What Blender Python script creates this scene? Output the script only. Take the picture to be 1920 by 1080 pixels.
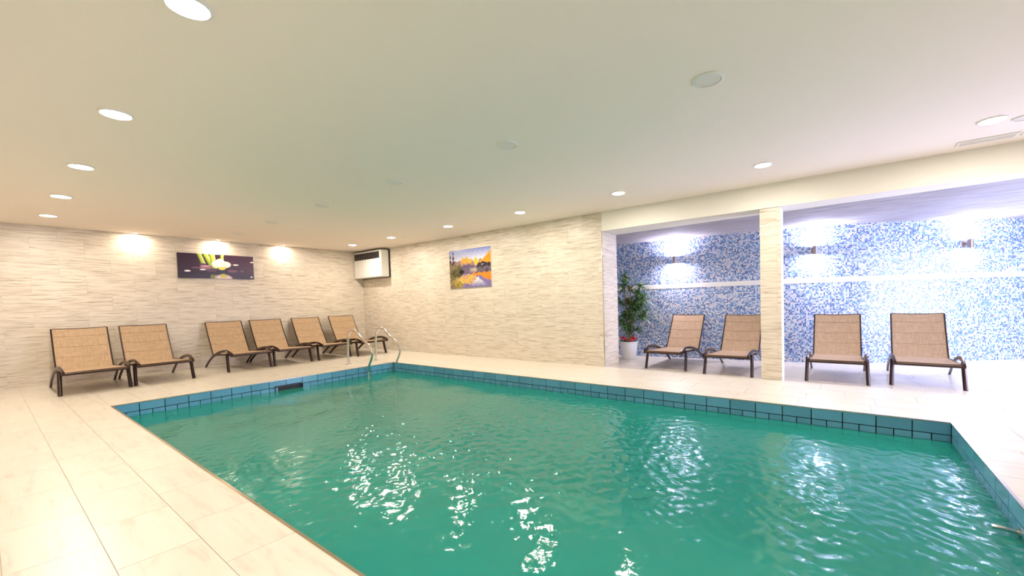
import bpy, bmesh, math, random
from mathutils import Vector, Matrix
import numpy as np

for o in list(bpy.data.objects): bpy.data.objects.remove(o)
S = bpy.context.scene
COL = S.collection
random.seed(7)
PI = math.pi

# ------------------------------------------------------------------ camera
F_PX, U0, V0 = 768.9343, 1015.33, 589.906
YAW, PITCH, ROLL = 0.6311, -0.0327, -0.0290
CAM = Vector((10.5199, -6.2020, 1.1388))
fw = Vector((-math.sin(YAW)*math.cos(PITCH), math.cos(YAW)*math.cos(PITCH), math.sin(PITCH)))
rt = Vector((math.cos(YAW), math.sin(YAW), 0)); up = rt.cross(fw)
c_, s_ = math.cos(ROLL), math.sin(ROLL)
r2 = c_*rt + s_*up; u2 = -s_*rt + c_*up
cd = bpy.data.cameras.new('camera'); co = bpy.data.objects.new('camera', cd); COL.objects.link(co)
cd.sensor_width = 36; cd.lens = F_PX/1920*36
cd.shift_x = (960-U0)/1920; cd.shift_y = (V0-540)/1920
cd.clip_start = 0.02
m = Matrix.Identity(4)
for i in range(3):
    m[i][0] = r2[i]; m[i][1] = u2[i]; m[i][2] = -fw[i]; m[i][3] = CAM[i]
co.matrix_world = m
S.camera = co

# ------------------------------------------------------------------ world, daylight, exposure
w = bpy.data.worlds.new('world'); S.world = w; w.use_nodes = True
w.node_tree.nodes['Background'].inputs[0].default_value = (0.55, 0.68, 1.0, 1)
w.node_tree.nodes['Background'].inputs[1].default_value = 1.0
S.view_settings.view_transform = 'Standard'; S.view_settings.look = 'None'
S.view_settings.gamma = 1; S.view_settings.use_curve_mapping = False
S.view_settings.exposure = 0.15
DOWNLIGHT_W = 22.0
SPOT_W = 6.5
SCONCE_W = 25.0
DAYLIGHT_W = 290.0
DAYLIGHT_COL = (0.56, 0.61, 1.0)
WARM = (1.0, 0.885, 0.75)

def area(name, loc, direction, power, color, shape='DISK', sx=0.17, sy=None, parent=None, spread=PI):
    l = bpy.data.lights.new(name, 'AREA'); l.energy = power; l.color = color; l.shape = shape; l.size = sx
    if sy: l.size_y = sy
    l.spread = spread
    o = bpy.data.objects.new(name, l); COL.objects.link(o); o.location = loc
    o.rotation_euler = Vector(direction).to_track_quat('-Z', 'Y').to_euler()
    if parent: o.parent = parent
    return o
# daylight entering through the glazed door at the far right end of the alcove
area('daylight', (14.53, 1.75, 1.05), (-1, 0.12, 0), DAYLIGHT_W, DAYLIGHT_COL, 'RECTANGLE', 2.5, 2.0)

# ------------------------------------------------------------------ helpers
def link(name, me, parent=None):
    o = bpy.data.objects.new(name, me); COL.objects.link(o)
    if parent: o.parent = parent
    return o
def obj(name, bm, mat, parent=None, smooth=False, loc=None, rotz=None):
    bmesh.ops.recalc_face_normals(bm, faces=bm.faces[:])
    me = bpy.data.meshes.new(name); bm.to_mesh(me); bm.free()
    if smooth:
        for p in me.polygons: p.use_smooth = True
        me.set_sharp_from_angle(angle=math.radians(40))
    if mat: me.materials.append(mat)
    o = link(name, me, parent)
    if loc: o.location = loc
    if rotz is not None: o.rotation_euler.z = rotz
    return o
def tag(o, label=None, cat=None, group=None, kind=None):
    if label: o['label'] = label
    if cat: o['category'] = cat
    if group: o['group'] = group
    if kind: o['kind'] = kind
    return o
def struct(o, label=None, cat=None): return tag(o, label, cat, kind='structure')
def empty(name, loc=(0,0,0), rotz=0, scale=1):
    o = bpy.data.objects.new(name, None); COL.objects.link(o); o.location = loc; o.rotation_euler.z = rotz
    o.scale = (scale,)*3; o.empty_display_size = .1
    return o
def box(bm, a, b):
    vs = [bm.verts.new((x, y, z)) for x in (a[0], b[0]) for y in (a[1], b[1]) for z in (a[2], b[2])]
    for f in ((0,1,3,2),(4,6,7,5),(0,4,5,1),(2,3,7,6),(0,2,6,4),(1,5,7,3)): bm.faces.new([vs[i] for i in f])
    return bm
def boxb(a, b): return box(bmesh.new(), a, b)
def bevbox(a, b, r=.006, seg=1):
    bm = boxb(a, b); bmesh.ops.bevel(bm, geom=bm.edges[:], offset=r, segments=seg, affect='EDGES'); return bm
def spline(pts, n=6):
    pts = [Vector(p) for p in pts]; out = []
    for i in range(len(pts)-1):
        p0 = pts[max(i-1,0)]; p1 = pts[i]; p2 = pts[i+1]; p3 = pts[min(i+2,len(pts)-1)]
        for k in range(n):
            t = k/n
            out.append(.5*((2*p1)+(p2-p0)*t+(2*p0-5*p1+4*p2-p3)*t*t+(3*p1-p0-3*p2+p3)*t**3))
    out.append(pts[-1]); return out
def tube(bm, pts, r, n=10, r2=None, side=None):
    """tube along pts; r, r2 = half sizes of an oval section; side = fixed sideways direction"""
    pts = [Vector(p) for p in pts]; rings = []; r2 = r2 or r
    for i, p in enumerate(pts):
        d = (pts[min(i+1,len(pts)-1)]-pts[max(i-1,0)]).normalized()
        a = Vector(side) if side else (Vector((0,0,1)) if abs(d.z) < .95 else Vector((0,1,0))).cross(d)
        a = (a-d*a.dot(d)).normalized(); b = d.cross(a)
        rings.append([bm.verts.new(p+a*math.cos(2*PI*k/n)*r+b*math.sin(2*PI*k/n)*r2) for k in range(n)])
    for A, B in zip(rings, rings[1:]):
        for k in range(n): bm.faces.new((A[k], A[(k+1)%n], B[(k+1)%n], B[k]))
    bm.faces.new(rings[0][::-1]); bm.faces.new(rings[-1]); return bm
def lathe(bm, prof, n=32, c=(0,0,0)):
    rings = [[bm.verts.new((c[0]+r*math.cos(2*PI*k/n), c[1]+r*math.sin(2*PI*k/n), c[2]+z)) for k in range(n)] for r, z in prof]
    for A, B in zip(rings, rings[1:]):
        for k in range(n): bm.faces.new((A[k], A[(k+1)%n], B[(k+1)%n], B[k]))
    if prof[0][0] > 1e-4: bm.faces.new(rings[0][::-1])
    if prof[-1][0] > 1e-4: bm.faces.new(rings[-1])
    return bm
def sheet(bm, grid, th):
    """solid sheet from a grid of points with thickness along the local normal"""
    R, Cn = len(grid), len(grid[0]); T = []; B = []
    for i in range(R):
        tr = []; br = []
        for j in range(Cn):
            du = Vector(grid[min(i+1,R-1)][j])-Vector(grid[max(i-1,0)][j]); dv = Vector(grid[i][min(j+1,Cn-1)])-Vector(grid[i][max(j-1,0)][:])
            nn = du.cross(dv).normalized(); p = Vector(grid[i][j])
            tr.append(bm.verts.new(p+nn*th/2)); br.append(bm.verts.new(p-nn*th/2))
        T.append(tr); B.append(br)
    for i in range(R-1):
        for j in range(Cn-1):
            bm.faces.new((T[i][j],T[i+1][j],T[i+1][j+1],T[i][j+1])); bm.faces.new((B[i][j],B[i][j+1],B[i+1][j+1],B[i+1][j]))
    for i in range(R-1):
        bm.faces.new((T[i][0],B[i][0],B[i+1][0],T[i+1][0])); bm.faces.new((T[i][-1],T[i+1][-1],B[i+1][-1],B[i][-1]))
    for j in range(Cn-1):
        bm.faces.new((T[0][j],T[0][j+1],B[0][j+1],B[0][j])); bm.faces.new((T[-1][j],B[-1][j],B[-1][j+1],T[-1][j+1]))
    return bm

# ------------------------------------------------------------------ materials
class NT:
    def __init__(s, name):
        s.m = bpy.data.materials.new(name); s.m.use_nodes = True; s.t = s.m.node_tree; s.n = s.t.nodes
        s.b = s.n['Principled BSDF']; s.out = s.n['Material Output']
    def add(s, typ, **kw):
        x = s.n.new(typ)
        for k, v in kw.items(): setattr(x, k, v)
        return x
    def l(s, a, b): s.t.links.new(a, b)
    def ramp(s, fac, stops, interp='LINEAR'):
        r = s.add('ShaderNodeValToRGB'); r.color_ramp.interpolation = interp; e = r.color_ramp.elements
        while len(e) < len(stops): e.new(.5)
        for el, (p, c) in zip(e, stops): el.position = p; el.color = (*c, 1) if len(c) == 3 else c
        s.l(fac, r.inputs[0]); return r.outputs[0]
def plain(name, col, rough=.5, metal=0, spec=.5, emit=None, estr=0):
    k = NT(name); b = k.b.inputs
    b['Base Color'].default_value = (*col, 1); b['Roughness'].default_value = rough; b['Metallic'].default_value = metal
    b['Specular IOR Level'].default_value = spec
    if emit: b['Emission Color'].default_value = (*emit, 1); b['Emission Strength'].default_value = estr
    return k.m
def srgb(r, g, b): return tuple(((x/255/12.92) if x/255 < .04045 else ((x/255+.055)/1.055)**2.4) for x in (r, g, b))

def tile_mat(name, stops, scale=(1.2, 1, 26), rough=.35, bump=.08, detail=6, spec=.4, rand=.06):
    k = NT(name)
    tc = k.add('ShaderNodeTexCoord'); oi = k.add('ShaderNodeObjectInfo')
    off = k.add('ShaderNodeVectorMath', operation='SCALE'); off.inputs[0].default_value = (37, 53, 91); k.l(oi.outputs['Random'], off.inputs['Scale'])
    ad = k.add('ShaderNodeVectorMath', operation='ADD'); k.l(tc.outputs['Object'], ad.inputs[0]); k.l(off.outputs[0], ad.inputs[1])
    mp = k.add('ShaderNodeMapping'); mp.inputs['Scale'].default_value = scale; k.l(ad.outputs[0], mp.inputs[0])
    n1 = k.add('ShaderNodeTexNoise'); n1.inputs['Scale'].default_value = 1.6; n1.inputs['Detail'].default_value = detail; n1.inputs['Roughness'].default_value = .62; n1.inputs['Distortion'].default_value = .4
    k.l(mp.outputs[0], n1.inputs['Vector'])
    col = k.ramp(n1.outputs['Fac'], stops)
    mx = k.add('ShaderNodeMix', data_type='RGBA', blend_type='MULTIPLY'); mx.inputs['Factor'].default_value = 1
    v = k.add('ShaderNodeMapRange'); v.inputs['To Min'].default_value = 1-rand; v.inputs['To Max'].default_value = 1; k.l(oi.outputs['Random'], v.inputs['Value'])
    cb = k.add('ShaderNodeCombineColor')
    for i in range(3): k.l(v.outputs[0], cb.inputs[i])
    k.l(col, mx.inputs['A']); k.l(cb.outputs[0], mx.inputs['B']); k.l(mx.outputs['Result'], k.b.inputs['Base Color'])
    k.b.inputs['Roughness'].default_value = rough; k.b.inputs['Specular IOR Level'].default_value = spec
    bp = k.add('ShaderNodeBump'); bp.inputs['Strength'].default_value = bump; bp.inputs['Distance'].default_value = .004; k.l(n1.outputs['Fac'], bp.inputs['Height']); k.l(bp.outputs[0], k.b.inputs['Normal'])
    return k.m
M = {}
M['wall_tile'] = tile_mat('wall_tile', [(.30, (.36,.29,.22)), (.43, (.61,.54,.44)), (.55, (.74,.675,.575)), (.75, (.78,.725,.635))], (2.0, 1, 40), rand=.02)
M['floor_tile'] = tile_mat('floor_tile', [(.25, (.58,.51,.42)), (.45, (.70,.64,.54)), (.7, (.74,.685,.59))], (1.5, 9, 1), rough=.30, bump=.03, rand=.04)
M['grout'] = plain('grout', (.54,.47,.38), .9)
M['paint'] = plain('paint', (.80,.78,.72), .75)
M['ceiling'] = plain('ceiling_paint', (.89,.81,.735), .8)
M['pool_tile'] = tile_mat('pool_tile', [(.3, (.10,.33,.50)), (.7, (.135,.39,.56))], (1, 1, 1), rough=.15, bump=0, rand=.16)
M['pool_grout'] = plain('pool_grout', (.07,.065,.06), .8)
M['basin'] = plain('basin', (.08,.42,.40), .5)
M['steel'] = plain('steel', (.72,.70,.66), .12, 1)
M['trim'] = plain('edge_trim', (.62,.52,.40), .25, 1)
M['white_plastic'] = plain('white_plastic', (.82,.81,.78), .35)
M['dark'] = plain('dark_plastic', (.012,.010,.011), .5)
M['black_grille'] = plain('black_grille', (.03,.025,.028), .4)
M['frame'] = plain('bronze_frame', (.052,.032,.028), .28, .75)
M['cap'] = plain('polished_joint', (.30,.26,.24), .15, 1)
M['brushed'] = plain('brushed_metal', (.42,.36,.35), .3, 1)
M['pot'] = plain('white_pot', (.80,.80,.80), .35)
M['cane'] = plain('cane', (.30,.15,.07), .7)
M['soil'] = plain('soil', (.03,.022,.015), .9)
M['red'] = plain('red_flower', (.62,.02,.02), .5)
M['lamp_on'] = plain('lamp_glow', (.9,.9,.9), .5, emit=(1,.96,.9), estr=12)
M['sconce_on'] = plain('sconce_glow', (.9,.9,.9), .5, emit=(.93,.92,1), estr=12)
M['ring'] = plain('lamp_ring', (.80,.78,.74), .4)
M['plate'] = plain('lamp_off_plate', (.76,.73,.69), .45)
M['daylight_pane'] = plain('door_glass', (.9,.95,1), .02)
k = NT('glass'); k.b.inputs['Transmission Weight'].default_value = 1; k.b.inputs['Roughness'].default_value = 0; k.b.inputs['IOR'].default_value = 1.05; M['glass'] = k.m
# sling fabric
k = NT('sling_fabric'); tc = k.add('ShaderNodeTexCoord')
def stretched(sc):
    mp = k.add('ShaderNodeMapping'); mp.inputs['Scale'].default_value = sc; k.l(tc.outputs['Object'], mp.inputs[0])
    n = k.add('ShaderNodeTexNoise'); n.inputs['Scale'].default_value = 1; n.inputs['Detail'].default_value = 3; k.l(mp.outputs[0], n.inputs['Vector']); return n.outputs['Fac']
a = stretched((150, 8, 8)); b = stretched((8, 130, 130))
ma = k.add('ShaderNodeMath', operation='ADD'); k.l(a, ma.inputs[0]); k.l(b, ma.inputs[1])
mm = k.add('ShaderNodeMath', operation='MULTIPLY'); k.l(ma.outputs[0], mm.inputs[0]); mm.inputs[1].default_value = .5
k.l(k.ramp(mm.outputs[0], [(.34, (.34,.225,.135)), (.5, (.43,.30,.185)), (.66, (.52,.385,.25))]), k.b.inputs['Base Color'])
k.b.inputs['Roughness'].default_value = .75; k.b.inputs['Specular IOR Level'].default_value = .2
M['fabric'] = k.m
M['seam'] = plain('seam_thread', (.34,.225,.13), .8)
# leaves
k = NT('leaf'); oi = k.add('ShaderNodeObjectInfo'); ge = k.add('ShaderNodeTexCoord'); nn = k.add('ShaderNodeTexNoise'); nn.inputs['Scale'].default_value = 14
k.l(ge.outputs['Object'], nn.inputs['Vector']); k.l(k.ramp(nn.outputs['Fac'], [(.3, (.03,.08,.03)), (.52, (.08,.20,.05)), (.7, (.28,.42,.12))]), k.b.inputs['Base Color']); k.b.inputs['Roughness'].default_value = .35
M['leaf'] = k.m
# concrete alcove ceiling
k = NT('concrete'); tc = k.add('ShaderNodeTexCoord'); mp = k.add('ShaderNodeMapping'); mp.inputs['Scale'].default_value = (1, 4, 1); mp.inputs['Rotation'].default_value = (0, 0, .3); k.l(tc.outputs['Object'], mp.inputs[0])
n1 = k.add('ShaderNodeTexNoise'); n1.inputs['Scale'].default_value = 2.2; n1.inputs['Detail'].default_value = 7; n1.inputs['Roughness'].default_value = .6; k.l(mp.outputs[0], n1.inputs['Vector'])
k.l(k.ramp(n1.outputs['Fac'], [(.3, (.27,.25,.27)), (.55, (.38,.36,.38)), (.8, (.48,.46,.48))]), k.b.inputs['Base Color']); k.b.inputs['Roughness'].default_value = .8
M['concrete'] = k.m
# glass mosaic, 2.4 cm stones (too small to tell apart singly)
k = NT('mosaic'); uv = k.add('ShaderNodeUVMap'); G = .0245
sc = k.add('ShaderNodeVectorMath', operation='SCALE'); sc.inputs['Scale'].default_value = 1/G; k.l(uv.outputs[0], sc.inputs[0])
flo = k.add('ShaderNodeVectorMath', operation='FLOOR'); k.l(sc.outputs[0], flo.inputs[0])
fr = k.add('ShaderNodeVectorMath', operation='FRACTION'); k.l(sc.outputs[0], fr.inputs[0])
wn = k.add('ShaderNodeTexWhiteNoise', noise_dimensions='2D'); k.l(flo.outputs[0], wn.inputs['Vector'])
stone = k.ramp(wn.outputs['Value'], [(0, (.05,.10,.27)), (.13, (.10,.20,.42)), (.30, (.18,.33,.56)), (.48, (.34,.46,.64)), (.64, (.55,.60,.68)), (.80, (.66,.62,.60))], 'CONSTANT')
sx = k.add('ShaderNodeSeparateXYZ'); k.l(fr.outputs[0], sx.inputs[0])
def edge(o):
    a = k.add('ShaderNodeMath', operation='SUBTRACT'); k.l(o, a.inputs[0]); a.inputs[1].default_value = .5
    b = k.add('ShaderNodeMath', operation='ABSOLUTE'); k.l(a.outputs[0], b.inputs[0]); return b.outputs[0]
mxx = k.add('ShaderNodeMath', operation='MAXIMUM'); k.l(edge(sx.outputs[0]), mxx.inputs[0]); k.l(edge(sx.outputs[1]), mxx.inputs[1])
gt = k.add('ShaderNodeMath', operation='GREATER_THAN'); k.l(mxx.outputs[0], gt.inputs[0]); gt.inputs[1].default_value = .455
mx = k.add('ShaderNodeMix', data_type='RGBA'); k.l(gt.outputs[0], mx.inputs['Factor']); k.l(stone, mx.inputs['A']); mx.inputs['B'].default_value = (.50,.52,.58,1)
k.l(mx.outputs['Result'], k.b.inputs['Base Color'])
rm = k.add('ShaderNodeMapRange'); rm.inputs['To Min'].default_value = .22; rm.inputs['To Max'].default_value = .8; k.l(gt.outputs[0], rm.inputs['Value']); k.l(rm.outputs[0], k.b.inputs['Roughness'])
bp = k.add('ShaderNodeBump'); bp.inputs['Strength'].default_value = .3; bp.inputs['Distance'].default_value = .002; bp.invert = True; k.l(gt.outputs[0], bp.inputs['Height']); k.l(bp.outputs[0], k.b.inputs['Normal'])
M['mosaic'] = k.m
# pool water: clear/cloudy body under a Fresnel mirror
k = NT('water'); k.n.remove(k.b)
tc = k.add('ShaderNodeTexCoord'); n1 = k.add('ShaderNodeTexNoise'); n1.inputs['Scale'].default_value = 26; n1.inputs['Detail'].default_value = 3; n1.inputs['Roughness'].default_value = .6; n1.inputs['Distortion'].default_value = .6
k.l(tc.outputs['Object'], n1.inputs['Vector'])
bp = k.add('ShaderNodeBump'); bp.inputs['Strength'].default_value = .16; bp.inputs['Distance'].default_value = .007; k.l(n1.outputs['Fac'], bp.inputs['Height'])
fre = k.add('ShaderNodeFresnel'); fre.inputs['IOR'].default_value = 1.42; k.l(bp.outputs[0], fre.inputs['Normal'])
tr = k.add('ShaderNodeBsdfTransparent'); tr.inputs[0].default_value = (.52,.86,.80,1)
df = k.add('ShaderNodeBsdfDiffuse'); df.inputs[0].default_value = (.02,.36,.285,1)
m1 = k.add('ShaderNodeMixShader'); m1.inputs[0].default_value = .62; k.l(tr.outputs[0], m1.inputs[1]); k.l(df.outputs[0], m1.inputs[2])
gl = k.add('ShaderNodeBsdfGlossy'); gl.inputs['Roughness'].default_value = .035; k.l(bp.outputs[0], gl.inputs['Normal'])
m2 = k.add('ShaderNodeMixShader'); k.l(fre.outputs[0], m2.inputs[0]); k.l(m1.outputs[0], m2.inputs[1]); k.l(gl.outputs[0], m2.inputs[2])
k.l(m2.outputs[0], k.out.inputs['Surface']); M['water'] = k.m
# flat print carried by a colour attribute
k = NT('print'); at = k.add('ShaderNodeVertexColor'); at.layer_name = 'print'; k.l(at.outputs[0], k.b.inputs['Base Color']); k.b.inputs['Roughness'].default_value = .25; M['print'] = k.m

# ------------------------------------------------------------------ dimensions
H = 2.6
PX0, PX1, PY0, PY1 = 3.266, 11.278, -5.295, -1.357      # pool opening
XE = 14.6; YN = -6.49                                    # end wall, near wall
WX = 7.287                                               # right wall ends here
ALZ, ALH = -.10, 2.322                                   # alcove floor and ceiling
BEAMZ = 2.285
WATER = -.168

# ------------------------------------------------------------------ setting: floor with tiles
bm = bmesh.new()
for a, b in (((-.1,YN-.1),(PX0-.012,.0)), ((PX0-.012,YN-.1),(XE,PY0-.012)), ((PX0-.012,PY1+.012),(XE,.0)), ((PX1+.012,PY0-.012),(XE,PY1+.012))):
    box(bm, (a[0], a[1], -.25), (b[0], b[1], -.0035))
floor = obj('floor', bm, M['grout']); struct(floor, 'cream tiled pool deck around the water', 'floor')
mesh_cache = {}
def tile_mesh(key, a, b, mat):
    if key not in mesh_cache:
        bm = boxb(a, b); me = bpy.data.meshes.new('tile'); bmesh.ops.recalc_face_normals(bm, faces=bm.faces[:]); bm.to_mesh(me); bm.free(); me.materials.append(mat); mesh_cache[key] = me
    return mesh_cache[key]
def proj(p):
    d = Vector(p)-CAM; z = d.dot(fw)
    return (9e9, 9e9, z) if z < .05 else (U0+F_PX*d.dot(r2)/z, V0-F_PX*d.dot(u2)/z, z)
rows = [YN-.1, -6.195, -5.895, -5.595, PY0] + [PY0+.3*i for i in range(1, 13)] + [PY1, -.975, -.675, -.375, -.075, 0]
cand = []
for ri, (y0, y1) in enumerate(zip(rows, rows[1:])):
    offx = [.0, .35, .12, .47, .22, .55][ri % 6]
    x = -.6+offx
    while x < XE:
        segs = [(max(x, 0), min(x+.6, XE))]
        inpool = y0 > PY0-.01 and y1 < PY1+.01
        if inpool:
            a, b = segs[0]; segs = []
            if a < PX0: segs.append((a, min(b, PX0)))
            if b > PX1: segs.append((max(a, PX1), b))
        for a, b in segs:
            if b-a > .02: cand.append((a, b, y0, y1))
        x += .6
vis = []; hid = []
for t in cand:
    cx, cy = (t[0]+t[1])/2, (t[2]+t[3])/2; u, v, z = proj((cx, cy, 0))
    (vis if z > .3 and -260 < u < 2180 and v < 1330 else hid).append((z, t))
vis.sort(); hid += vis[299:]; vis = vis[:299]
GAP = .0016
for z, (a, b, y0, y1) in vis:
    wx, wy = b-a, y1-y0
    o = link('floor_tile', tile_mesh(('f', round(wx, 3), round(wy, 3)), (-wx/2+GAP, -wy/2+GAP, -.012), (wx/2-GAP, wy/2-GAP, 0), M['floor_tile']), floor)
    o.location = ((a+b)/2, (y0+y1)/2, 0)
bm = bmesh.new()
for z, (a, b, y0, y1) in hid: box(bm, (a+GAP, y0+GAP, -.012), (b-GAP, y1-GAP, 0))
o = obj('floor_tile_field', bm, M['floor_tile'], floor); o['kind'] = 'stuff'

# ceiling of the pool room
ceiling = struct(obj('ceiling', boxb((-.1, YN-.1, H), (XE+.1, .6, H+.15)), M['ceiling']), 'smooth off-white plastered ceiling above the pool', 'ceiling')

# tiled walls: backing with single wall tiles
def wall_tiles(parent, origin, rotz, length, z0, z1, tw=.6, th=.3, phase=0.0):
    """tiles in the parent's plane; local x along the wall, front face towards local -y"""
    nz = int(math.ceil((z1-z0)/th-1e-6)); c, s = math.cos(rotz), math.sin(rotz)
    for r in range(nz):
        za = z0+r*th; zb = min(za+th, z1); x = -phase if r % 2 == 0 else -phase-tw/2
        while x < length-1e-4:
            a = max(x, 0); b = min(x+tw, length)
            if b-a > .01:
                wx, wz = b-a, zb-za; g = .0008
                me = tile_mesh(('w', round(wx, 3), round(wz, 3)), (-wx/2+g, -.008, -wz/2+g), (wx/2-g, 0, wz/2-g), M['wall_tile'])
                o = link('wall_tile', me, parent); mx = (a+b)/2
                o.location = (origin[0]+c*mx, origin[1]+s*mx, origin[2]+(za+zb)/2); o.rotation_euler.z = rotz
            x += tw
wl = struct(obj('wall_left', boxb((-.2, YN-.1, -.25), (-.008, .1, H)), M['grout']), 'cream streaked tile wall behind the six tan loungers', 'wall')
wall_tiles(wl, (-.008, YN, 0), PI/2, -YN-.001, 0, H, phase=.1)
wr = struct(obj('wall_right', boxb((-.1, .008, -.25), (WX-.012, .55, H)), M['grout']), 'cream streaked tile wall with the lake picture', 'wall')
wall_tiles(wr, (0, .008, 0), 0, WX-.004, 0, H, phase=.3)
# reveal (end face of the wall), tiled too
wall_tiles(wr, (WX-.012, .012, ALZ), PI/2, .545, 0, BEAMZ-ALZ-.002, phase=.2)
obj('corner_strip', boxb((WX-.006, -.003, 0), (WX+.001, .012, BEAMZ)), M['steel'], wr)
struct(obj('wall_near', boxb((-.2, YN-.2, -.25), (XE+.1, YN, H)), M['wall_tile']), 'cream wall behind the viewer', 'wall')
# end wall of hall and alcove with a glazed door opening
bm = bmesh.new()
box(bm, (XE, YN-.1, -.25), (XE+.15, .45, H)); box(bm, (XE, .45, 2.1), (XE+.15, 3.05, H)); box(bm, (XE, 3.05, -.25), (XE+.15, 6.5, H)); box(bm, (XE, .45, -.25), (XE+.15, 3.05, -.02))
we = struct(obj('wall_end', bm, M['paint']), 'off-white end wall with the glazed garden door', 'wall')
dr = struct(empty('door_1', (XE+.05, 1.75, 0)), 'glazed garden door letting daylight into the alcove', 'door')
bm = bmesh.new()
for y in (-1.3, -.03, 1.24): box(bm, (-.03, y, -.02), (.03, y+.06, 2.1))
for z in (-.02, 2.04): box(bm, (-.029, -1.3, z), (.029, 1.3, z+.06))
obj('door_frame', bm, M['white_plastic'], dr)
for y in (-1.24, .03): obj('pane', boxb((-.006, y, .04), (.006, y+1.21, 2.04)), M['glass'], dr)

# beam over the alcove openings (slightly tapering soffit), pillar
bm = bmesh.new()
v = [bm.verts.new(p) for p in ((WX-.001,0,BEAMZ),(XE,0,BEAMZ),(XE,.20,BEAMZ),(WX-.001,.565,BEAMZ),(WX-.001,0,H),(XE,0,H),(XE,.20,H),(WX-.001,.565,H))]
for f in ((0,1,2,3),(7,6,5,4),(0,4,5,1),(1,5,6,2),(2,6,7,3),(3,7,4,0)): bm.faces.new([v[i] for i in f])
struct(obj('wall_beam', bm, M['paint']), 'plain cream beam above the alcove openings', 'beam')
pil = struct(obj('wall_pillar', boxb((9.650, .028, ALZ), (9.882, .36, BEAMZ)), M['paint']), 'tiled pillar between the two alcove openings', 'pillar')
wall_tiles(pil, (9.642, .028, 0), 0, .246, 0, BEAMZ, tw=.6, phase=.1)

# alcove: floor, concrete ceiling, curved mosaic wall
path = spline([(6.25,2.06,0),(7.0,2.15,0),(7.8,2.22,0),(8.6,2.31,0),(9.4,2.41,0),(10.0,2.53,0),(10.5,2.71,0),(11.05,2.97,0),(11.8,3.43,0),(12.55,3.98,0),(13.1,4.45,0),(13.8,5.10,0),(14.62,5.9,0)], 5)
def wall_y(x):
    for a, b in zip(path, path[1:]):
        if a.x <= x <= b.x: return a.y+(b.y-a.y)*(x-a.x)/(b.x-a.x)
    return path[-1].y
bm = bmesh.new()
box(bm, (6.25, .0, -.3), (XE, 6.2, ALZ-.0035))
af = struct(obj('floor_alcove', bm, M['grout']), 'lower tiled floor of the mosaic alcove', 'floor')
ac = []
y = .0
r = 0
while y < 6.0:
    x = 6.25-[0, .3][r % 2]
    while x < XE:
        a, b = max(x, 6.25), min(x+.6, XE)
        if b > 6.3 and y < wall_y((a+b)/2)+.5 and not (a < WX and y+.3 < .6): ac.append((a, b, y, y+.3))
        x += .6
    y += .3; r += 1
for a, b, y0, y1 in ac[:299]:
    wx, wy = b-a, y1-y0
    o = link('floor_tile', tile_mesh(('f', round(wx, 3), round(wy, 3)), (-wx/2+GAP, -wy/2+GAP, -.012), (wx/2-GAP, wy/2-GAP, 0), M['floor_tile']), af); o.location = ((a+b)/2, (y0+y1)/2, ALZ)
struct(obj('ceiling_alcove', boxb((6.1, .02, ALH), (XE+.1, 6.4, ALH+.2)), M['concrete']), 'grey concrete ceiling of the alcove', 'ceiling')
struct(obj('wall_alcove_side', boxb((6.1, .3, -.3), (6.26, 2.4, H)), M['paint']), 'short end wall of the alcove behind the plant', 'wall')
def strip(name, z0, z1, off, mat, th=.012, uvs=True):
    bm = bmesh.new(); L = bm.loops.layers.uv.new('UVMap'); s = 0; prev = None; rows_ = []
    for i, p in enumerate(path):
        d = (path[min(i+1,len(path)-1)]-path[max(i-1,0)]).normalized(); n = Vector((d.y, -d.x, 0))
        if i: s += (p-path[i-1]).length
        q = p+n*off
        rows_.append((s, [bm.verts.new((q.x, q.y, z0)), bm.verts.new((q.x, q.y, z1)), bm.verts.new((q.x-n.x*th, q.y-n.y*th, z1)), bm.verts.new((q.x-n.x*th, q.y-n.y*th, z0))]))
    for (sa, A), (sb, B) in zip(rows_, rows_[1:]):
        for e in range(4):
            f = bm.faces.new((A[e], B[e], B[(e+1)%4], A[(e+1)%4]))
            for lp in f.loops: lp[L].uv = ((sa if lp.vert in A else sb), lp.vert.co.z)
    bm.faces.new(rows_[0][1][::-1]); bm.faces.new(rows_[-1][1])
    bmesh.ops.recalc_face_normals(bm, faces=bm.faces[:])
    me = bpy.data.meshes.new(name); bm.to_mesh(me); bm.free(); me.materials.append(mat)
    return link(name, me)
wm = struct(strip('wall_mosaic', ALZ-.02, H, 0, M['mosaic'], .12), 'curved blue glass mosaic wall at the back of the alcove', 'wall')
bd = strip('mosaic_band', 1.325, 1.413, .004, M['paint'], .02); bd.parent = wm

# ------------------------------------------------------------------ swimming pool
pool = empty('swimming_pool', (0, 0, 0)); tag(pool, 'rectangular swimming pool with blue tiled rim', 'pool')
bm = bmesh.new(); T = .2; D = -1.45
g = .012
box(bm, (PX0-T, PY0-T, D-.1), (PX1+T, PY1+T, D))
for a, b in (((PX0-T,PY0-T),(PX0-g,PY1+T)), ((PX1+g,PY0-T),(PX1+T,PY1+T)), ((PX0-g,PY0-T),(PX1+g,PY0-g)), ((PX0-g,PY1+g),(PX1+g,PY1+T))):
    box(bm, (a[0], a[1], D), (b[0], b[1], -.225))
obj('basin', bm, M['basin'], pool)
bm = bmesh.new()
for a, b in (((PX0-g-.02,PY0-g),(PX0-g,PY1+g)), ((PX1+g,PY0-g),(PX1+g+.02,PY1+g)), ((PX0-g,PY0-g-.02),(PX1+g,PY0-g)), ((PX0-g,PY1+g),(PX1+g,PY1+g+.02))):
    box(bm, (a[0], a[1], -.225), (b[0], b[1], -.004))
obj('joint_backing', bm, M['pool_grout'], pool)
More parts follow.
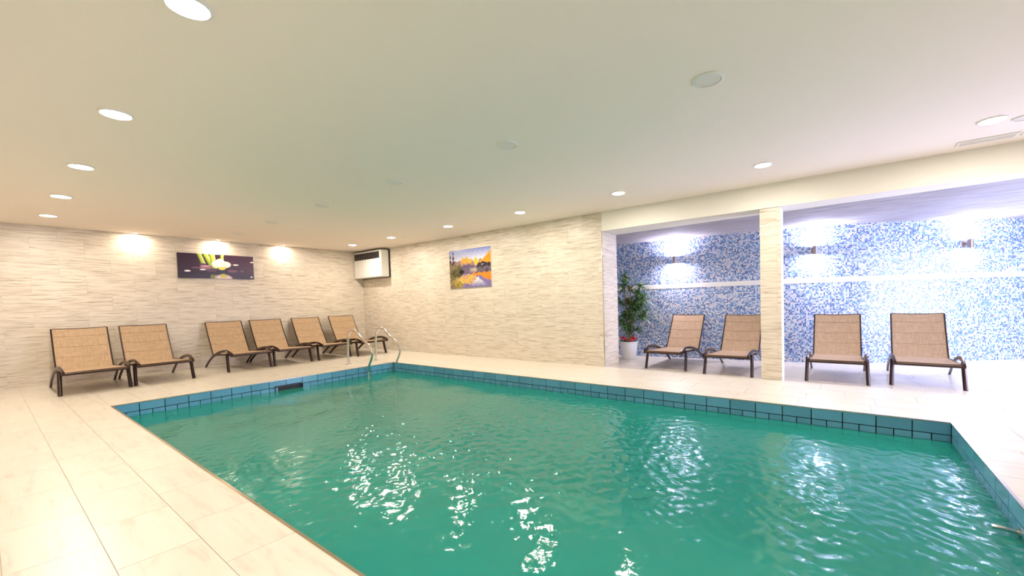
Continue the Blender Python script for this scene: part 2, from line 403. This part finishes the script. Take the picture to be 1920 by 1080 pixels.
def rim(origin, rotz, length, n, z0, z1, skip=None):
    w_ = length/n; c, s = math.cos(rotz), math.sin(rotz)
    for i in range(n):
        mx = (i+.5)*w_
        if skip and skip[0] < mx < skip[1]: continue
        gg = .004
        me = tile_mesh(('p', round(w_, 4), round(z1-z0, 3)), (-w_/2+gg, 0, -(z1-z0)/2+gg), (w_/2-gg, g-.001, (z1-z0)/2-gg), M['pool_tile'])
        o = link('rim_tile', me, pool); o.location = (origin[0]+c*mx, origin[1]+s*mx, (z0+z1)/2); o.rotation_euler.z = rotz
LX, LY = PX1-PX0, PY1-PY0
SK0, SK1 = -3.485, -3.115
for z0, z1, nx, ny in ((-.110, -.004, 32, 16), (-.225, -.110, 64, 32)):
    rim((PX0, PY1, 0), 0, LX, nx, z0, z1)                       # far side, faces the viewer
    rim((PX1, PY1, 0), -PI/2, LY, ny, z0, z1)                   # right end
    rim((PX1, PY0, 0), PI, LX, nx, z0, z1)                      # near side
    rim((PX0, PY0, 0), PI/2, LY, ny, z0, z1, (SK0-PY0-.0, SK1-PY0) if z1 < -.1 else None)
bm = bmesh.new()
e = .006
for a, b in (((PX0-.010,PY0-.010),(PX0+e,PY1+.010)), ((PX1-e,PY0-.010),(PX1+.010,PY1+.010)), ((PX0+e,PY0-.010),(PX1-e,PY0+e)), ((PX0+e,PY1-e),(PX1-e,PY1+.010))):
    box(bm, (a[0], a[1], -.004), (b[0], b[1], .003))
obj('edge_trim', bm, M['trim'], pool)
sk = obj('skimmer_mouth', boxb((PX0-.010, SK0, -.2), (PX0-.004, SK1, -.1)), M['dark'], pool)
bm = bmesh.new()
for a, b in (((SK0-.012,-.1),(SK1+.012,-.088)), ((SK0-.012,-.2),(SK0,-.1)), ((SK1,-.2),(SK1+.012,-.1))): box(bm, (PX0-.004, a[0], a[1]), (PX0+.012, b[0], b[1]))
obj('skimmer_frame', bm, M['black_grille'], sk)
# water surface with real waves
NX, NY = 860, 424
xs = np.linspace(PX0+.001, PX1-.001, NX); ys = np.linspace(PY0+.001, PY1-.001, NY)
X, Y = np.meshgrid(xs, ys, indexing='ij'); Z = np.zeros_like(X); rng = np.random.RandomState(3)
patch = np.zeros_like(X)
for i in range(14): patch += np.sin(X*rng.uniform(-2.2, 2.2)+Y*rng.uniform(-2.2, 2.2)+rng.rand()*6.28)
patch = np.clip(.62+.14*patch, .3, 1.2)
for i in range(26):                                   # long swell
    lam = .35*(4.0**rng.rand()); th = rng.normal(.6, .9); kk = 2*PI/lam
    Z += .0055/kk*np.sin(kk*(math.cos(th)*X+math.sin(th)*Y)+rng.rand()*6.28+.8*np.sin(X*rng.uniform(.5,2)+Y*rng.uniform(.5,2)))
for i in range(60):                                   # short choppy ripples, in patches
    lam = .055*(3.2**rng.rand()); th = rng.normal(.9, 1.0); kk = 2*PI/lam
    Z += .017/kk*patch*np.sin(kk*(math.cos(th)*X+math.sin(th)*Y)+rng.rand()*6.28+1.6*np.sin(X*rng.uniform(1,5)+Y*rng.uniform(1,5)))
V = np.stack([X, Y, WATER+Z], -1).reshape(-1, 3)
I = np.arange(NX*NY).reshape(NX, NY)
Fq = np.stack([I[:-1,:-1], I[1:,:-1], I[1:,1:], I[:-1,1:]], -1).reshape(-1, 4)
me = bpy.data.meshes.new('pool_water'); me.from_pydata(V.tolist(), [], Fq.tolist()); me.materials.append(M['water'])
for p in me.polygons: p.use_smooth = True
tag(link('pool_water', me), 'rippling green-blue water filling the pool', 'water', kind='stuff')
# ladder with two bent rails
lad = empty('pool_ladder', (2.637, -1.64, 0)); tag(lad, 'stainless steel pool ladder with two bent handrails', 'ladder')
prof = [(0,0),(.0,.30),(.03,.52),(.09,.625),(.19,.680),(.30,.672),(.40,.610),(.52,.525),(.66,.455),(.78,.385),(.845,.30),(.842,.21),(.79,.115),(.73,.03),(.705,-.06),(.70,-.2),(.70,-1.1)]
for y in (-.30, .30):
    obj('handrail', tube(bmesh.new(), spline([(x, y, z) for x, z in prof], 4), .0215, 12), M['steel'], lad, True)
    obj('flange', lathe(bmesh.new(), [(.055, 0), (.055, .008), (.03, .016), (.024, .03)], 20, (0, y, 0)), M['steel'], lad, True)
for z in (-.35, -.6, -.85): obj('step', bevbox((.66, -.29, z-.015), (.74, .29, z+.015), .005), M['steel'], lad)
gb = empty('water_spout', (PX1, -3.03, -.150)); tag(gb, 'small steel pipe spout poking from the right pool end at the waterline', 'spout')
obj('pipe', tube(bmesh.new(), spline([(0,0,0),(-.05,0,.004),(-.08,0,.006),(-.105,0,.005)], 5), .011, 12), M['steel'], gb, True)
bm = lathe(bmesh.new(), [(.026, 0), (.026, .008), (.014, .014)], 18); bmesh.ops.rotate(bm, verts=bm.verts[:], cent=(0,0,0), matrix=Matrix.Rotation(-PI/2, 3, 'Y'))
obj('flange', bm, M['steel'], gb, True)
sl = obj('skimmer_lid', bevbox((2.79, -3.38, .0), (2.99, -3.12, .003), .001), M['floor_tile']); tag(sl, 'flat skimmer lid set in the deck by the pool edge', 'lid')

# ------------------------------------------------------------------ sun loungers
W2 = .345
def make_lounger(back_deg, L):
    root = empty('sun_lounger')
    for s in (-1, 1):
        obj('front_leg', tube(bmesh.new(), [(s*W2,0,0),(s*(W2-.004),.035,.12),(s*(W2-.012),.085,.335)], .023, 10, .028, side=(1,0,0)), M['frame'], root, True)
        arc = spline([(s*(W2-.03),-.12,.322),(s*(W2-.025),-.02,.352),(s*(W2-.02),.12,.372),(s*(W2-.015),.34,.358),(s*(W2-.01),.62,.305),(s*(W2-.005),.92,.20),(s*W2,1.12,.095),(s*W2,1.27,0)], 5)
        obj('rear_leg', tube(bmesh.new(), arc, .016, 10, .025, side=(1,0,0)), M['frame'], root, True)
        j = obj('joint_cap', lathe(bmesh.new(), [(.0, .0), (.024, .0), (.026, .012), (.018, .024), (.0, .028)], 14, (s*(W2-.014), .085, .352)), M['cap'], root, True)
        obj('side_rail', tube(bmesh.new(), [(s*(W2-.045),-.10,.312),(s*(W2-.045),.4,.292),(s*(W2-.045),.95,.262)], .013, 8, .019, side=(1,0,0)), M['frame'], root, True)
    obj('front_rail', tube(bmesh.new(), [(-W2+.01,-.10,.304),(W2-.01,-.10,.304)], .022, 10, .016, side=(0,0,1)), M['frame'], root, True)
    obj('hinge_bar', tube(bmesh.new(), [(-W2+.03,.96,.245),(W2-.03,.96,.245)], .014, 10), M['frame'], root, True)
    FW = .30
    grid = []
    for i in range(15):
        t = i/14; y = -.115+t*1.075; row = []
        for j in range(11):
            u = j/5-1; z = .328-.060*t-.018*(1-u*u)*math.sin(PI*min(1, t*1.0)) - (.02*(1-t/.08)**2 if t < .08 else 0)
            row.append((u*FW, y, z))
        grid.append(row)
    obj('seat', sheet(bmesh.new(), grid, .008), M['fabric'], root, True)
    a = math.radians(back_deg); hy, hz = .955, .268
    bt = empty('tmp'); grid = []
    for i in range(17):
        t = i/16; row = []
        for j in range(11):
            u = j/5-1; sag = .020*(1-u*u)*math.sin(PI*(.15+.85*t)) + .012*math.sin(PI*t)
            top = -.012*(1-u*u)*t**6
            d = t*L+top
            row.append((u*(FW-.004-.012*math.sin(PI*t)*0), hy+d*math.cos(a)+sag*math.sin(a), hz+d*math.sin(a)-sag*math.cos(a)))
        grid.append(row)
    bpy.data.objects.remove(bt)
    bk = obj('backrest', sheet(bmesh.new(), grid, .008), M['fabric'], root, True)
    for k_ in (5, 9, 13):
        pts = [Vector(grid[k_][j]) + Vector((0, -math.sin(a), math.cos(a)))*.0035 for j in range(11)]
        obj('seam', tube(bmesh.new(), pts, .0035, 5), M['seam'], bk, True)
    for s, jj in ((-1, 0), (1, 10)):
        pts = [Vector(grid[i][jj])+Vector((s*.006, 0, 0)) for i in range(17)]
        obj('back_rail', tube(bmesh.new(), pts, .0105, 8), M['frame'], root, True)
    obj('top_rail', tube(bmesh.new(), [Vector(p)+Vector((0, math.cos(a), math.sin(a)))*.004 for p in grid[16]], .0075, 8), M['frame'], root, True)
    return root
def copy_tree(o, parent=None):
    c = o.copy(); COL.objects.link(c); c.parent = parent
    for ch in list(o.children): copy_tree(ch, c)
    return c
# (front foot centre x, y, heading so that local +y points to the back, scale, backrest kind)
protoL = make_lounger(58, .73); protoR = make_lounger(54.5, .755)
left = [(1.68, -5.232, 1.03, 'tan sling sun lounger nearest the left edge of the picture'),
        (1.635, -4.458, 1.03, 'second tan sling lounger from the left, touching the first one'),
        (1.45, -3.205, 1.02, 'third tan sling lounger from the left, under the stones picture'),
        (1.44, -2.435, 1.02, 'fourth tan sling lounger from the left along the left wall'),
        (1.44, -1.585, 1.02, 'fifth tan lounger from the left, just left of the ladder'),
        (1.62, -.80, 1.03, 'tan lounger in the room corner behind the pool ladder')]
used = set()
def place(proto, x, y, rz, sc, label, group):
    o = proto if proto.name not in used else copy_tree(proto); used.add(proto.name)
    o.location = (x[0], x[1], x[2]); o.rotation_euler.z = rz; o.scale = (sc,)*3; tag(o, label, 'sun lounger', group); return o
for x, y, sc, lab in left: place(protoL, (x, y, 0), None, PI/2, sc, lab, 'loungers along the left wall')
right = [(8.07, .715, 0.0, 'tan lounger in the alcove right of the potted plant'),
         (9.09, .60, 0.0, 'tan alcove lounger partly hidden by the tiled pillar'),
         (10.465, .675, 0.0, 'tan lounger just right of the tiled pillar in the bright alcove'),
         (11.40, .85, -.04, 'tan lounger farthest right in the bright part of the alcove')]
for x, y, rz, lab in right: place(protoR, (x, y, ALZ), None, rz, 1.0, lab, 'loungers in the mosaic alcove')

# ------------------------------------------------------------------ ceiling lights
def downlight(x, y, label, lit=True, r=.098):
    t = empty('ceiling_light' if lit else 'ceiling_plate', (x, y, H)); tag(t, label, 'ceiling light', 'lit round downlights' if lit else 'unlit round ceiling plates')
    obj('ring', lathe(bmesh.new(), [(r, 0), (r, -.006), (r-.014, -.010), (r-.016, -.002)], 40), M['ring'], t, True)
    obj('diffuser', lathe(bmesh.new(), [(0, -.004), (r-.015, -.004)], 40) if lit else lathe(bmesh.new(), [(0, -.007), (r-.018, -.006)], 40), M['lamp_on'] if lit else M['plate'], t, True)
    if lit: area('lamp', (0, 0, -.012), (0, 0, -1), DOWNLIGHT_W, WARM, 'DISK', .17, parent=t)
    return t
ords = ['first', 'second', 'third', 'fourth', 'fifth', 'sixth', 'seventh', 'eighth']
for i, x in enumerate((1.2, 2.75, 4.555, 6.30, 8.047, 9.818, 11.589, 13.35)):
    downlight(x, -.94, '%s lit round downlight from the corner in the row along the right wall' % ords[i])
for i, x in enumerate((1.171, 2.781, 4.467, 6.236, 8.0, 9.8, 11.57, 13.3)):
    downlight(x, -5.55, '%s lit round downlight from the left wall in the row over the near deck' % ords[i])
for i, x in enumerate((1.25, 2.784, 4.536, 6.256, 8.025, 9.802, 11.57)):
    downlight(x, -3.24, '%s unlit round downlight from the left wall in the middle of the ceiling' % ords[i], False, .1)
for x, y, lab in ((2.93, -.75, 'small round blank plate on the ceiling beside the second lit downlight'), (11.80, -.83, 'small round blank plate on the ceiling beside the far right downlight')):
    downlight(x, y, lab, False, .075)
for i, y in enumerate((-4.463, -3.238, -2.005)):
    t = empty('wall_washer_spot', (.15, y, H)); tag(t, '%s small recessed spot from the left washing the left wall' % ords[i], 'spotlight', 'small spots by the left wall')
    obj('ring', lathe(bmesh.new(), [(.04, 0), (.04, -.006), (.03, -.009), (.028, -.002)], 24), M['ring'], t, True)
    obj('bulb', lathe(bmesh.new(), [(0, -.008), (.02, -.007), (.027, -.003)], 24), M['lamp_on'], t, True)
    area('lamp', (0, 0, -.014), (-.12, 0, -1), SPOT_W, (1, .82, .66), 'DISK', .05, parent=t, spread=math.radians(172))
# slot vents
for i, x in enumerate((11.47, 11.92)):
    t = empty('ceiling_vent', (x+.21, -.31, H)); tag(t, ['slot vent on the ceiling by the beam, nearer the downlight', 'slot vent at the right edge of the picture by the beam'][i], 'vent', 'ceiling slot vents')
    bm = bmesh.new(); box(bm, (-.21,-.075,-.010), (.21,-.06,0)); box(bm, (-.21,.06,-.010), (.21,.075,0)); box(bm, (-.21,-.06,-.010), (-.19,.06,0)); box(bm, (.19,-.06,-.010), (.21,.06,0))
    obj('frame', bm, M['ring'], t)
    for j in range(4): obj('slat', boxb((-.19, -.052+j*.03, -.008), (.19, -.036+j*.03, -.001)), M['plate'], t)

# ------------------------------------------------------------------ wall sconces
for i, (x, yo) in enumerate(((7.80, .09), (10.13, .09), (12.22, .10))):
    yy = wall_y(x); d = Vector((wall_y(x+.05)-wall_y(x-.05), -.1, 0)).normalized()   # outward from the wall
    t = empty('wall_sconce', (x, yy, 1.90), math.atan2(d.y, d.x)+PI/2)
    tag(t, ['up and down wall sconce above the potted plant side of the alcove', 'up and down wall sconce just right of the pillar', 'up and down wall sconce farthest right in the alcove'][i], 'wall lamp', 'cylinder sconces on the mosaic wall')
    bm = lathe(bmesh.new(), [(.036, -.07), (.04, -.072), (.04, .072), (.036, .07), (.036, -.07)], 24, (0, -yo, 0))
    obj('cylinder', bm, M['brushed'], t, True)
    obj('bracket', boxb((-.012, -yo+.036, -.012), (.012, -.01, .012)), M['brushed'], t)
    obj('wall_plate', bevbox((-.035, -.012, -.05), (.035, .0, .05), .003), M['brushed'], t)
    for s in (1, -1):
        obj('bulb', lathe(bmesh.new(), [(0, s*.062), (.034, s*.060)], 20, (0, -yo, 0)), M['sconce_on'], t)
        area('lamp', (0, -yo, s*.076), (0, .10, s), SCONCE_W, (.88, .80, 1.0) if i == 0 else (.78, .77, 1.0), 'DISK', .07, parent=t)

# ------------------------------------------------------------------ air handler in the corner
ac_ = empty('air_conditioner', (.03, 0, 1.875)); tag(ac_, 'white wall-mounted air unit with dark top grille in the room corner', 'air unit')
Wd, Dp, Hh = 1.235, .25, .675
obj('back_plate', boxb((-.012, -.03, -.012), (Wd+.014, -.001, Hh+.012)), M['dark'], ac_)
obj('casing', bevbox((0, -Dp, 0), (Wd, -.03, Hh), .012, 2), M['white_plastic'], ac_, True)
gr = obj('grille', boxb((.03, -Dp-.004, Hh-.205), (Wd-.075, -Dp+.002, Hh-.035)), M['dark'], ac_)
for i in range(7): obj('louver', boxb((.035, -Dp-.010, Hh-.195+i*.024), (Wd-.08, -Dp-.003, Hh-.188+i*.024)), M['black_grille'], gr)
for i in range(9): obj('rib', boxb((.15+i*.115, -Dp-.012, Hh-.2), (.156+i*.115, -Dp-.003, Hh-.04)), M['brushed'], gr)
# power socket
so = empty('power_socket', (0, -.72, .305), PI/2); tag(so, 'white power socket low on the left wall between two loungers', 'socket')
obj('plate', bevbox((-.045, -.012, -.042), (.045, .0, .042), .004), M['white_plastic'], so)
obj('insert', lathe(bmesh.new(), [(.0, 0), (.024, 0), (.026, .004)], 20), M['ring'], so).matrix_local = Matrix.Translation((0, -.013, 0)) @ Matrix.Rotation(PI/2, 4, 'X')

# ------------------------------------------------------------------ pictures (flat prints)
def picture(name, wd, ht, fn, nx, ny, loc, rotz, label):
    t = empty(name, loc, rotz); tag(t, label, 'picture')
    obj('panel', boxb((-wd/2, -.018, -ht/2), (wd/2, -.0, ht/2)), M['dark'] if 'dark' in label else M['white_plastic'], t)
    u = np.linspace(0, 1, nx); v = np.linspace(0, 1, ny); U, Vv = np.meshgrid(u, v, indexing='ij')
    col = fn(U, Vv)
    vs = np.stack([(U-.5)*wd, np.full_like(U, -.0192), (Vv-.5)*ht], -1).reshape(-1, 3); I = np.arange(nx*ny).reshape(nx, ny)
    fs = np.stack([I[:-1,:-1], I[1:,:-1], I[1:,1:], I[:-1,1:]], -1).reshape(-1, 4)
    me = bpy.data.meshes.new('print'); me.from_pydata(vs.tolist(), [], fs.tolist()); me.materials.append(M['print'])
    at = me.color_attributes.new('print', 'FLOAT_COLOR', 'POINT')
    at.data.foreach_set('color', np.concatenate([col.reshape(-1, 3), np.ones((nx*ny, 1))], 1).astype(np.float32).ravel())
    link('print', me, t); return t
def over(col, mask, c):
    mask = np.clip(mask, 0, 1)[..., None]; return col*(1-mask)+np.array(srgb(*c))*mask
def ell(U, V, cx, cy, rx, ry, soft=.25): return np.clip((1-((U-cx)/rx)**2-((V-cy)/ry)**2)/soft, 0, 1)
def zen(U, V):
    a = 2.575; col = np.zeros(U.shape+(3,))+np.array(srgb(48, 18, 40))
    col = over(col, np.clip((U-.45)*1.2, 0, .6), (88, 44, 72)); col = over(col, np.clip(.42-V, 0, .3)*2, (26, 12, 30))
    for x0, x1, wd in ((.265,.335,.030),(.345,.43,.034),(.43,.455,.036),(.565,.545,.022)):   # bamboo
        t = np.clip((1-V)/.55, 0, 1); cx = x0+(x1-x0)*t
        mk = (np.abs(U-cx) < wd) & (V > (.42 if x0 < .5 else .72)); col = over(col, mk*1.0, (170, 190, 60))
        col = over(col, ((U-cx) > wd*.35)*mk*.7, (232, 225, 150)); col = over(col, ((U-cx) < -wd*.5)*mk*.8, (92, 120, 30))
    for c in ((.31,.56,.05,.06,(92,60,90)),(.345,.46,.085,.10,(140,98,116)),(.34,.50,.06,.03,(205,160,170)),(.44,.33,.10,.06,(84,54,74)),(.56,.30,.10,.055,(34,16,30)),(.70,.33,.075,.06,(110,72,84)),(.83,.33,.055,.05,(62,36,56)),(.83,.345,.035,.02,(120,92,108)),(.22,.43,.06,.03,(120,80,96))):
        col = over(col, ell(U, V, *c[:4]), c[4])
    for c in ((.49,.62,.075,.13),(.60,.60,.085,.14),(.535,.72,.06,.12),(.545,.55,.13,.12)): col = over(col, ell(U, V, *c, .3), (244, 236, 224))
    col = over(col, ell(U, V, .555,.46,.055,.10), (228, 214, 90)); col = over(col, ell(U, V, .54,.53,.05,.03), (255, 255, 250))
    for c in ((.57,.02,.13,.17),): col = over(col, ell(U, V, *c, .4), (214, 190, 190))
    col = over(col, ell(U, V, .57,.12,.045,.09), (190, 180, 60))
    col = over(col, ((np.abs(U-.44) < .04) & (V < .16))*.5, (140, 150, 60))
    for c in ((.115,.29,.042,.035),(.305,.36,.042,.03),(.745,.60,.045,.03),(.98,.745,.03,.028),(.965,.10,.014,.035)): col = over(col, ell(U, V, *c, .4), (252, 244, 244))
    return col
def lake(U0_, V0_):
    U = U0_+.012*np.sin(V0_*47+3*np.sin(U0_*31))+.006*np.sin(V0_*113+U0_*71); V = V0_+.014*np.sin(U0_*53+2.5*np.sin(V0_*29))+.007*np.sin(U0_*127+V0_*37)
    col = np.zeros(U.shape+(3,)); n = lambda f, s: .5+.5*np.sin(U*f+s+2.1*np.sin(V*f*.7+s*2))*np.sin(V*f*1.3+s*1.7+1.7*np.sin(U*f*.8))
    g = np.clip((V-.62)/.38, 0, 1)[..., None]; col = np.array(srgb(228, 228, 232))*(1-g)+np.array(srgb(120, 132, 200))*g
    ridge = .70+.10*np.exp(-((U-.42)/.10)**2)+.015*np.sin(U*60); far = (V < ridge)
    col = over(col, far*1., (150, 120, 120)); col = over(col, (far & (np.abs(U-.42) < .14) & (V > .62))*n(40, 1), (252, 190, 50)); col = over(col, (far & (V > .63) & (np.abs(U-.42) < .12))*.5, (240, 160, 30))
    col = over(col, ell(U, V, .66, .66, .06, .10), (250, 180, 50))
    rr = .60+np.clip((U-.70)/.30, 0, 1)*.30; col = over(col, ((V < rr) & (U > .70))*1., (238, 130, 20)); col = over(col, ((V < rr) & (U > .70))*n(55, 3)*.5, (250, 175, 50))
    sh = .575+.025*np.sin(U*17); col = over(col, (V < sh)*1., (96, 80, 112)); col = over(col, ((V < sh+.04) & (U > .68))*1., (44, 40, 56))
    col = over(col, ((V < .52) & (V > .36))*n(30, 2)*.5, (140, 124, 140)); col = over(col, ell(U, V, .60, .45, .10, .07, .8)*.7, (190, 180, 150))
    low = V < .36; col = over(col, low*1., (120, 108, 160))
    refl = .30-np.clip((U-.74)/.26, 0, 1)*.16; col = over(col, ((V < .37) & (V > refl) & (U > .58))*1., (232, 128, 30))
    col = over(col, ell(U, V, .46, .22, .22, .13)*n(45, 2)*1.3, (246, 178, 40)); col = over(col, ((V < .27-1.1*np.abs(U-.70)) & (V > .02))*np.clip((V-.02)/.2, 0, 1)*.9, (220, 222, 230))
    col = over(col, ell(U, V, .22, .14, .15, .18)*n(50, 5), (214, 190, 60))
    bank = (U < .30-.9*(V-.36)**2-.5*np.clip(V-.5,0,1)) & (V < .63) & (V > .26); col = over(col, bank*1., (140, 112, 92)); col = over(col, bank*n(33, 9)*.8, (96, 100, 50)); col = over(col, ell(U, V, .17, .40, .22, .10, .5)*n(38, 4)*1.5, (40, 52, 24)); col = over(col, ell(U, V, .25, .52, .07, .10, .5)*.8, (70, 84, 40)); col = over(col, ell(U, V, .30, .42, .07, .06), (16, 18, 14))
    col = over(col, ((U < .26+.08*np.sin(V*20)) & (V < .30))*.75, (92, 84, 44)); col = over(col, ((U < .30) & (V < .30))*n(44, 7)**2*.8, (206, 176, 66))
    for cx, wd, top in ((.02, .028, .97), (.10, .040, .99)):
        col = over(col, ((np.abs(U-cx) < wd*(.25+.75*np.clip((top-V)/.35, 0, 1))*(.8+.2*np.sin(V*90))) & (V < top) & (V > .62))*1., (52, 40, 44))
    col = over(col, ell(U, V, .80, .565, .022, .022), (255, 235, 245))
    return col
picture('stones_picture', 1.29, .50, zen, 220, 86, (.0, -3.231, 2.054), PI/2, 'dark panoramic picture of bamboo, white orchid and black stones')
picture('lake_picture', 1.24, .822, lake, 180, 120, (4.14, .0, 1.885), 0, 'square picture of an autumn mountain lake on the right wall')

# ------------------------------------------------------------------ potted plant
pl = empty('potted_plant', (6.99, 1.63, ALZ)); tag(pl, 'tall leafy dracaena with red flowers in a white pot', 'plant')
obj('pot', lathe(bmesh.new(), [(0, 0), (.135, 0), (.14, .01), (.185, .34), (.20, .345), (.20, .37), (.18, .37), (.172, .33), (0, .325)], 36), M['pot'], pl, True)
obj('soil', lathe(bmesh.new(), [(0, .34), (.175, .338)], 24), M['soil'], pl)
def leaf(bm, base, direction, length, wd):
    d = Vector(direction).normalized(); side = d.cross(Vector((0,0,1))); side = side.normalized() if side.length > .01 else Vector((1,0,0))
    prev = None
    for i in range(5):
        t = i/4; p = Vector(base)+d*length*t+Vector((0,0,-1))*length*.38*t*t; ww = wd*(.35+1.6*t*(1-t)*1.6)*(1-t**3)+.0006
        cur = (bm.verts.new(p-side*ww), bm.verts.new(p+Vector((0,0,-.25*ww))), bm.verts.new(p+side*ww))
        if prev: bm.faces.new((prev[0],prev[1],cur[1],cur[0])); bm.faces.new((prev[1],prev[2],cur[2],cur[1]))
        prev = cur
rnd = random.Random(5)
canes = [((-.05,.02), (-.10,.05), 1.35), ((.05,-.02), (.09,-.04), 1.15), ((.0,.06), (.02,.10), .95), ((.03,.03), (.22,-.02), .85)]
tops = []
for (bx, by), (tx_, ty_), ht in canes:
    pts = spline([(bx, by, .33), (bx*1.1+.01, by, .33+ht*.4), (tx_*.8, ty_*.8, .33+ht*.75), (tx_, ty_, .33+ht)], 4)
    obj('cane', tube(bmesh.new(), pts, .013, 8), M['cane'], pl, True)
    for f in (.3, .42, .55, .66, .77, .88, 1.0): tops.append(pts[min(len(pts)-1, int(f*(len(pts)-1)))]+Vector((rnd.uniform(-.12,.20), rnd.uniform(-.14,.10), rnd.uniform(-.03,.05))))
for cpos in tops:
    bm = bmesh.new()
    for i in range(34):
        a = rnd.uniform(0, 2*PI); el = rnd.uniform(-.3, 1.2)
        leaf(bm, cpos, (math.cos(a)*math.cos(el), math.sin(a)*math.cos(el), math.sin(el)), rnd.uniform(.17, .30), rnd.uniform(.014, .021))
    o = obj('leaf_cluster', bm, M['leaf'], pl)
for i in range(6):
    a = i*1.05+.3; c = Vector((.12*math.cos(a), .12*math.sin(a), .42+.03*math.sin(i*2.3)))
    bm = bmesh.new()
    for k_ in range(7):
        b = k_*2*PI/7; bmesh.ops.create_uvsphere(bm, u_segments=8, v_segments=5, radius=.022, matrix=Matrix.Translation(c+Vector((math.cos(b)*.026, math.sin(b)*.026, .008*math.sin(b*2)))))
    obj('red_flower', bm, M['red'], pl, True)
bm = bmesh.new()
for i in range(50):
    a = rnd.uniform(0, 2*PI); r_ = rnd.uniform(.04, .17); leaf(bm, (r_*math.cos(a), r_*math.sin(a), .35), (math.cos(a), math.sin(a), .8), .09, .018)
obj('ground_leaves', bm, M['leaf'], pl)
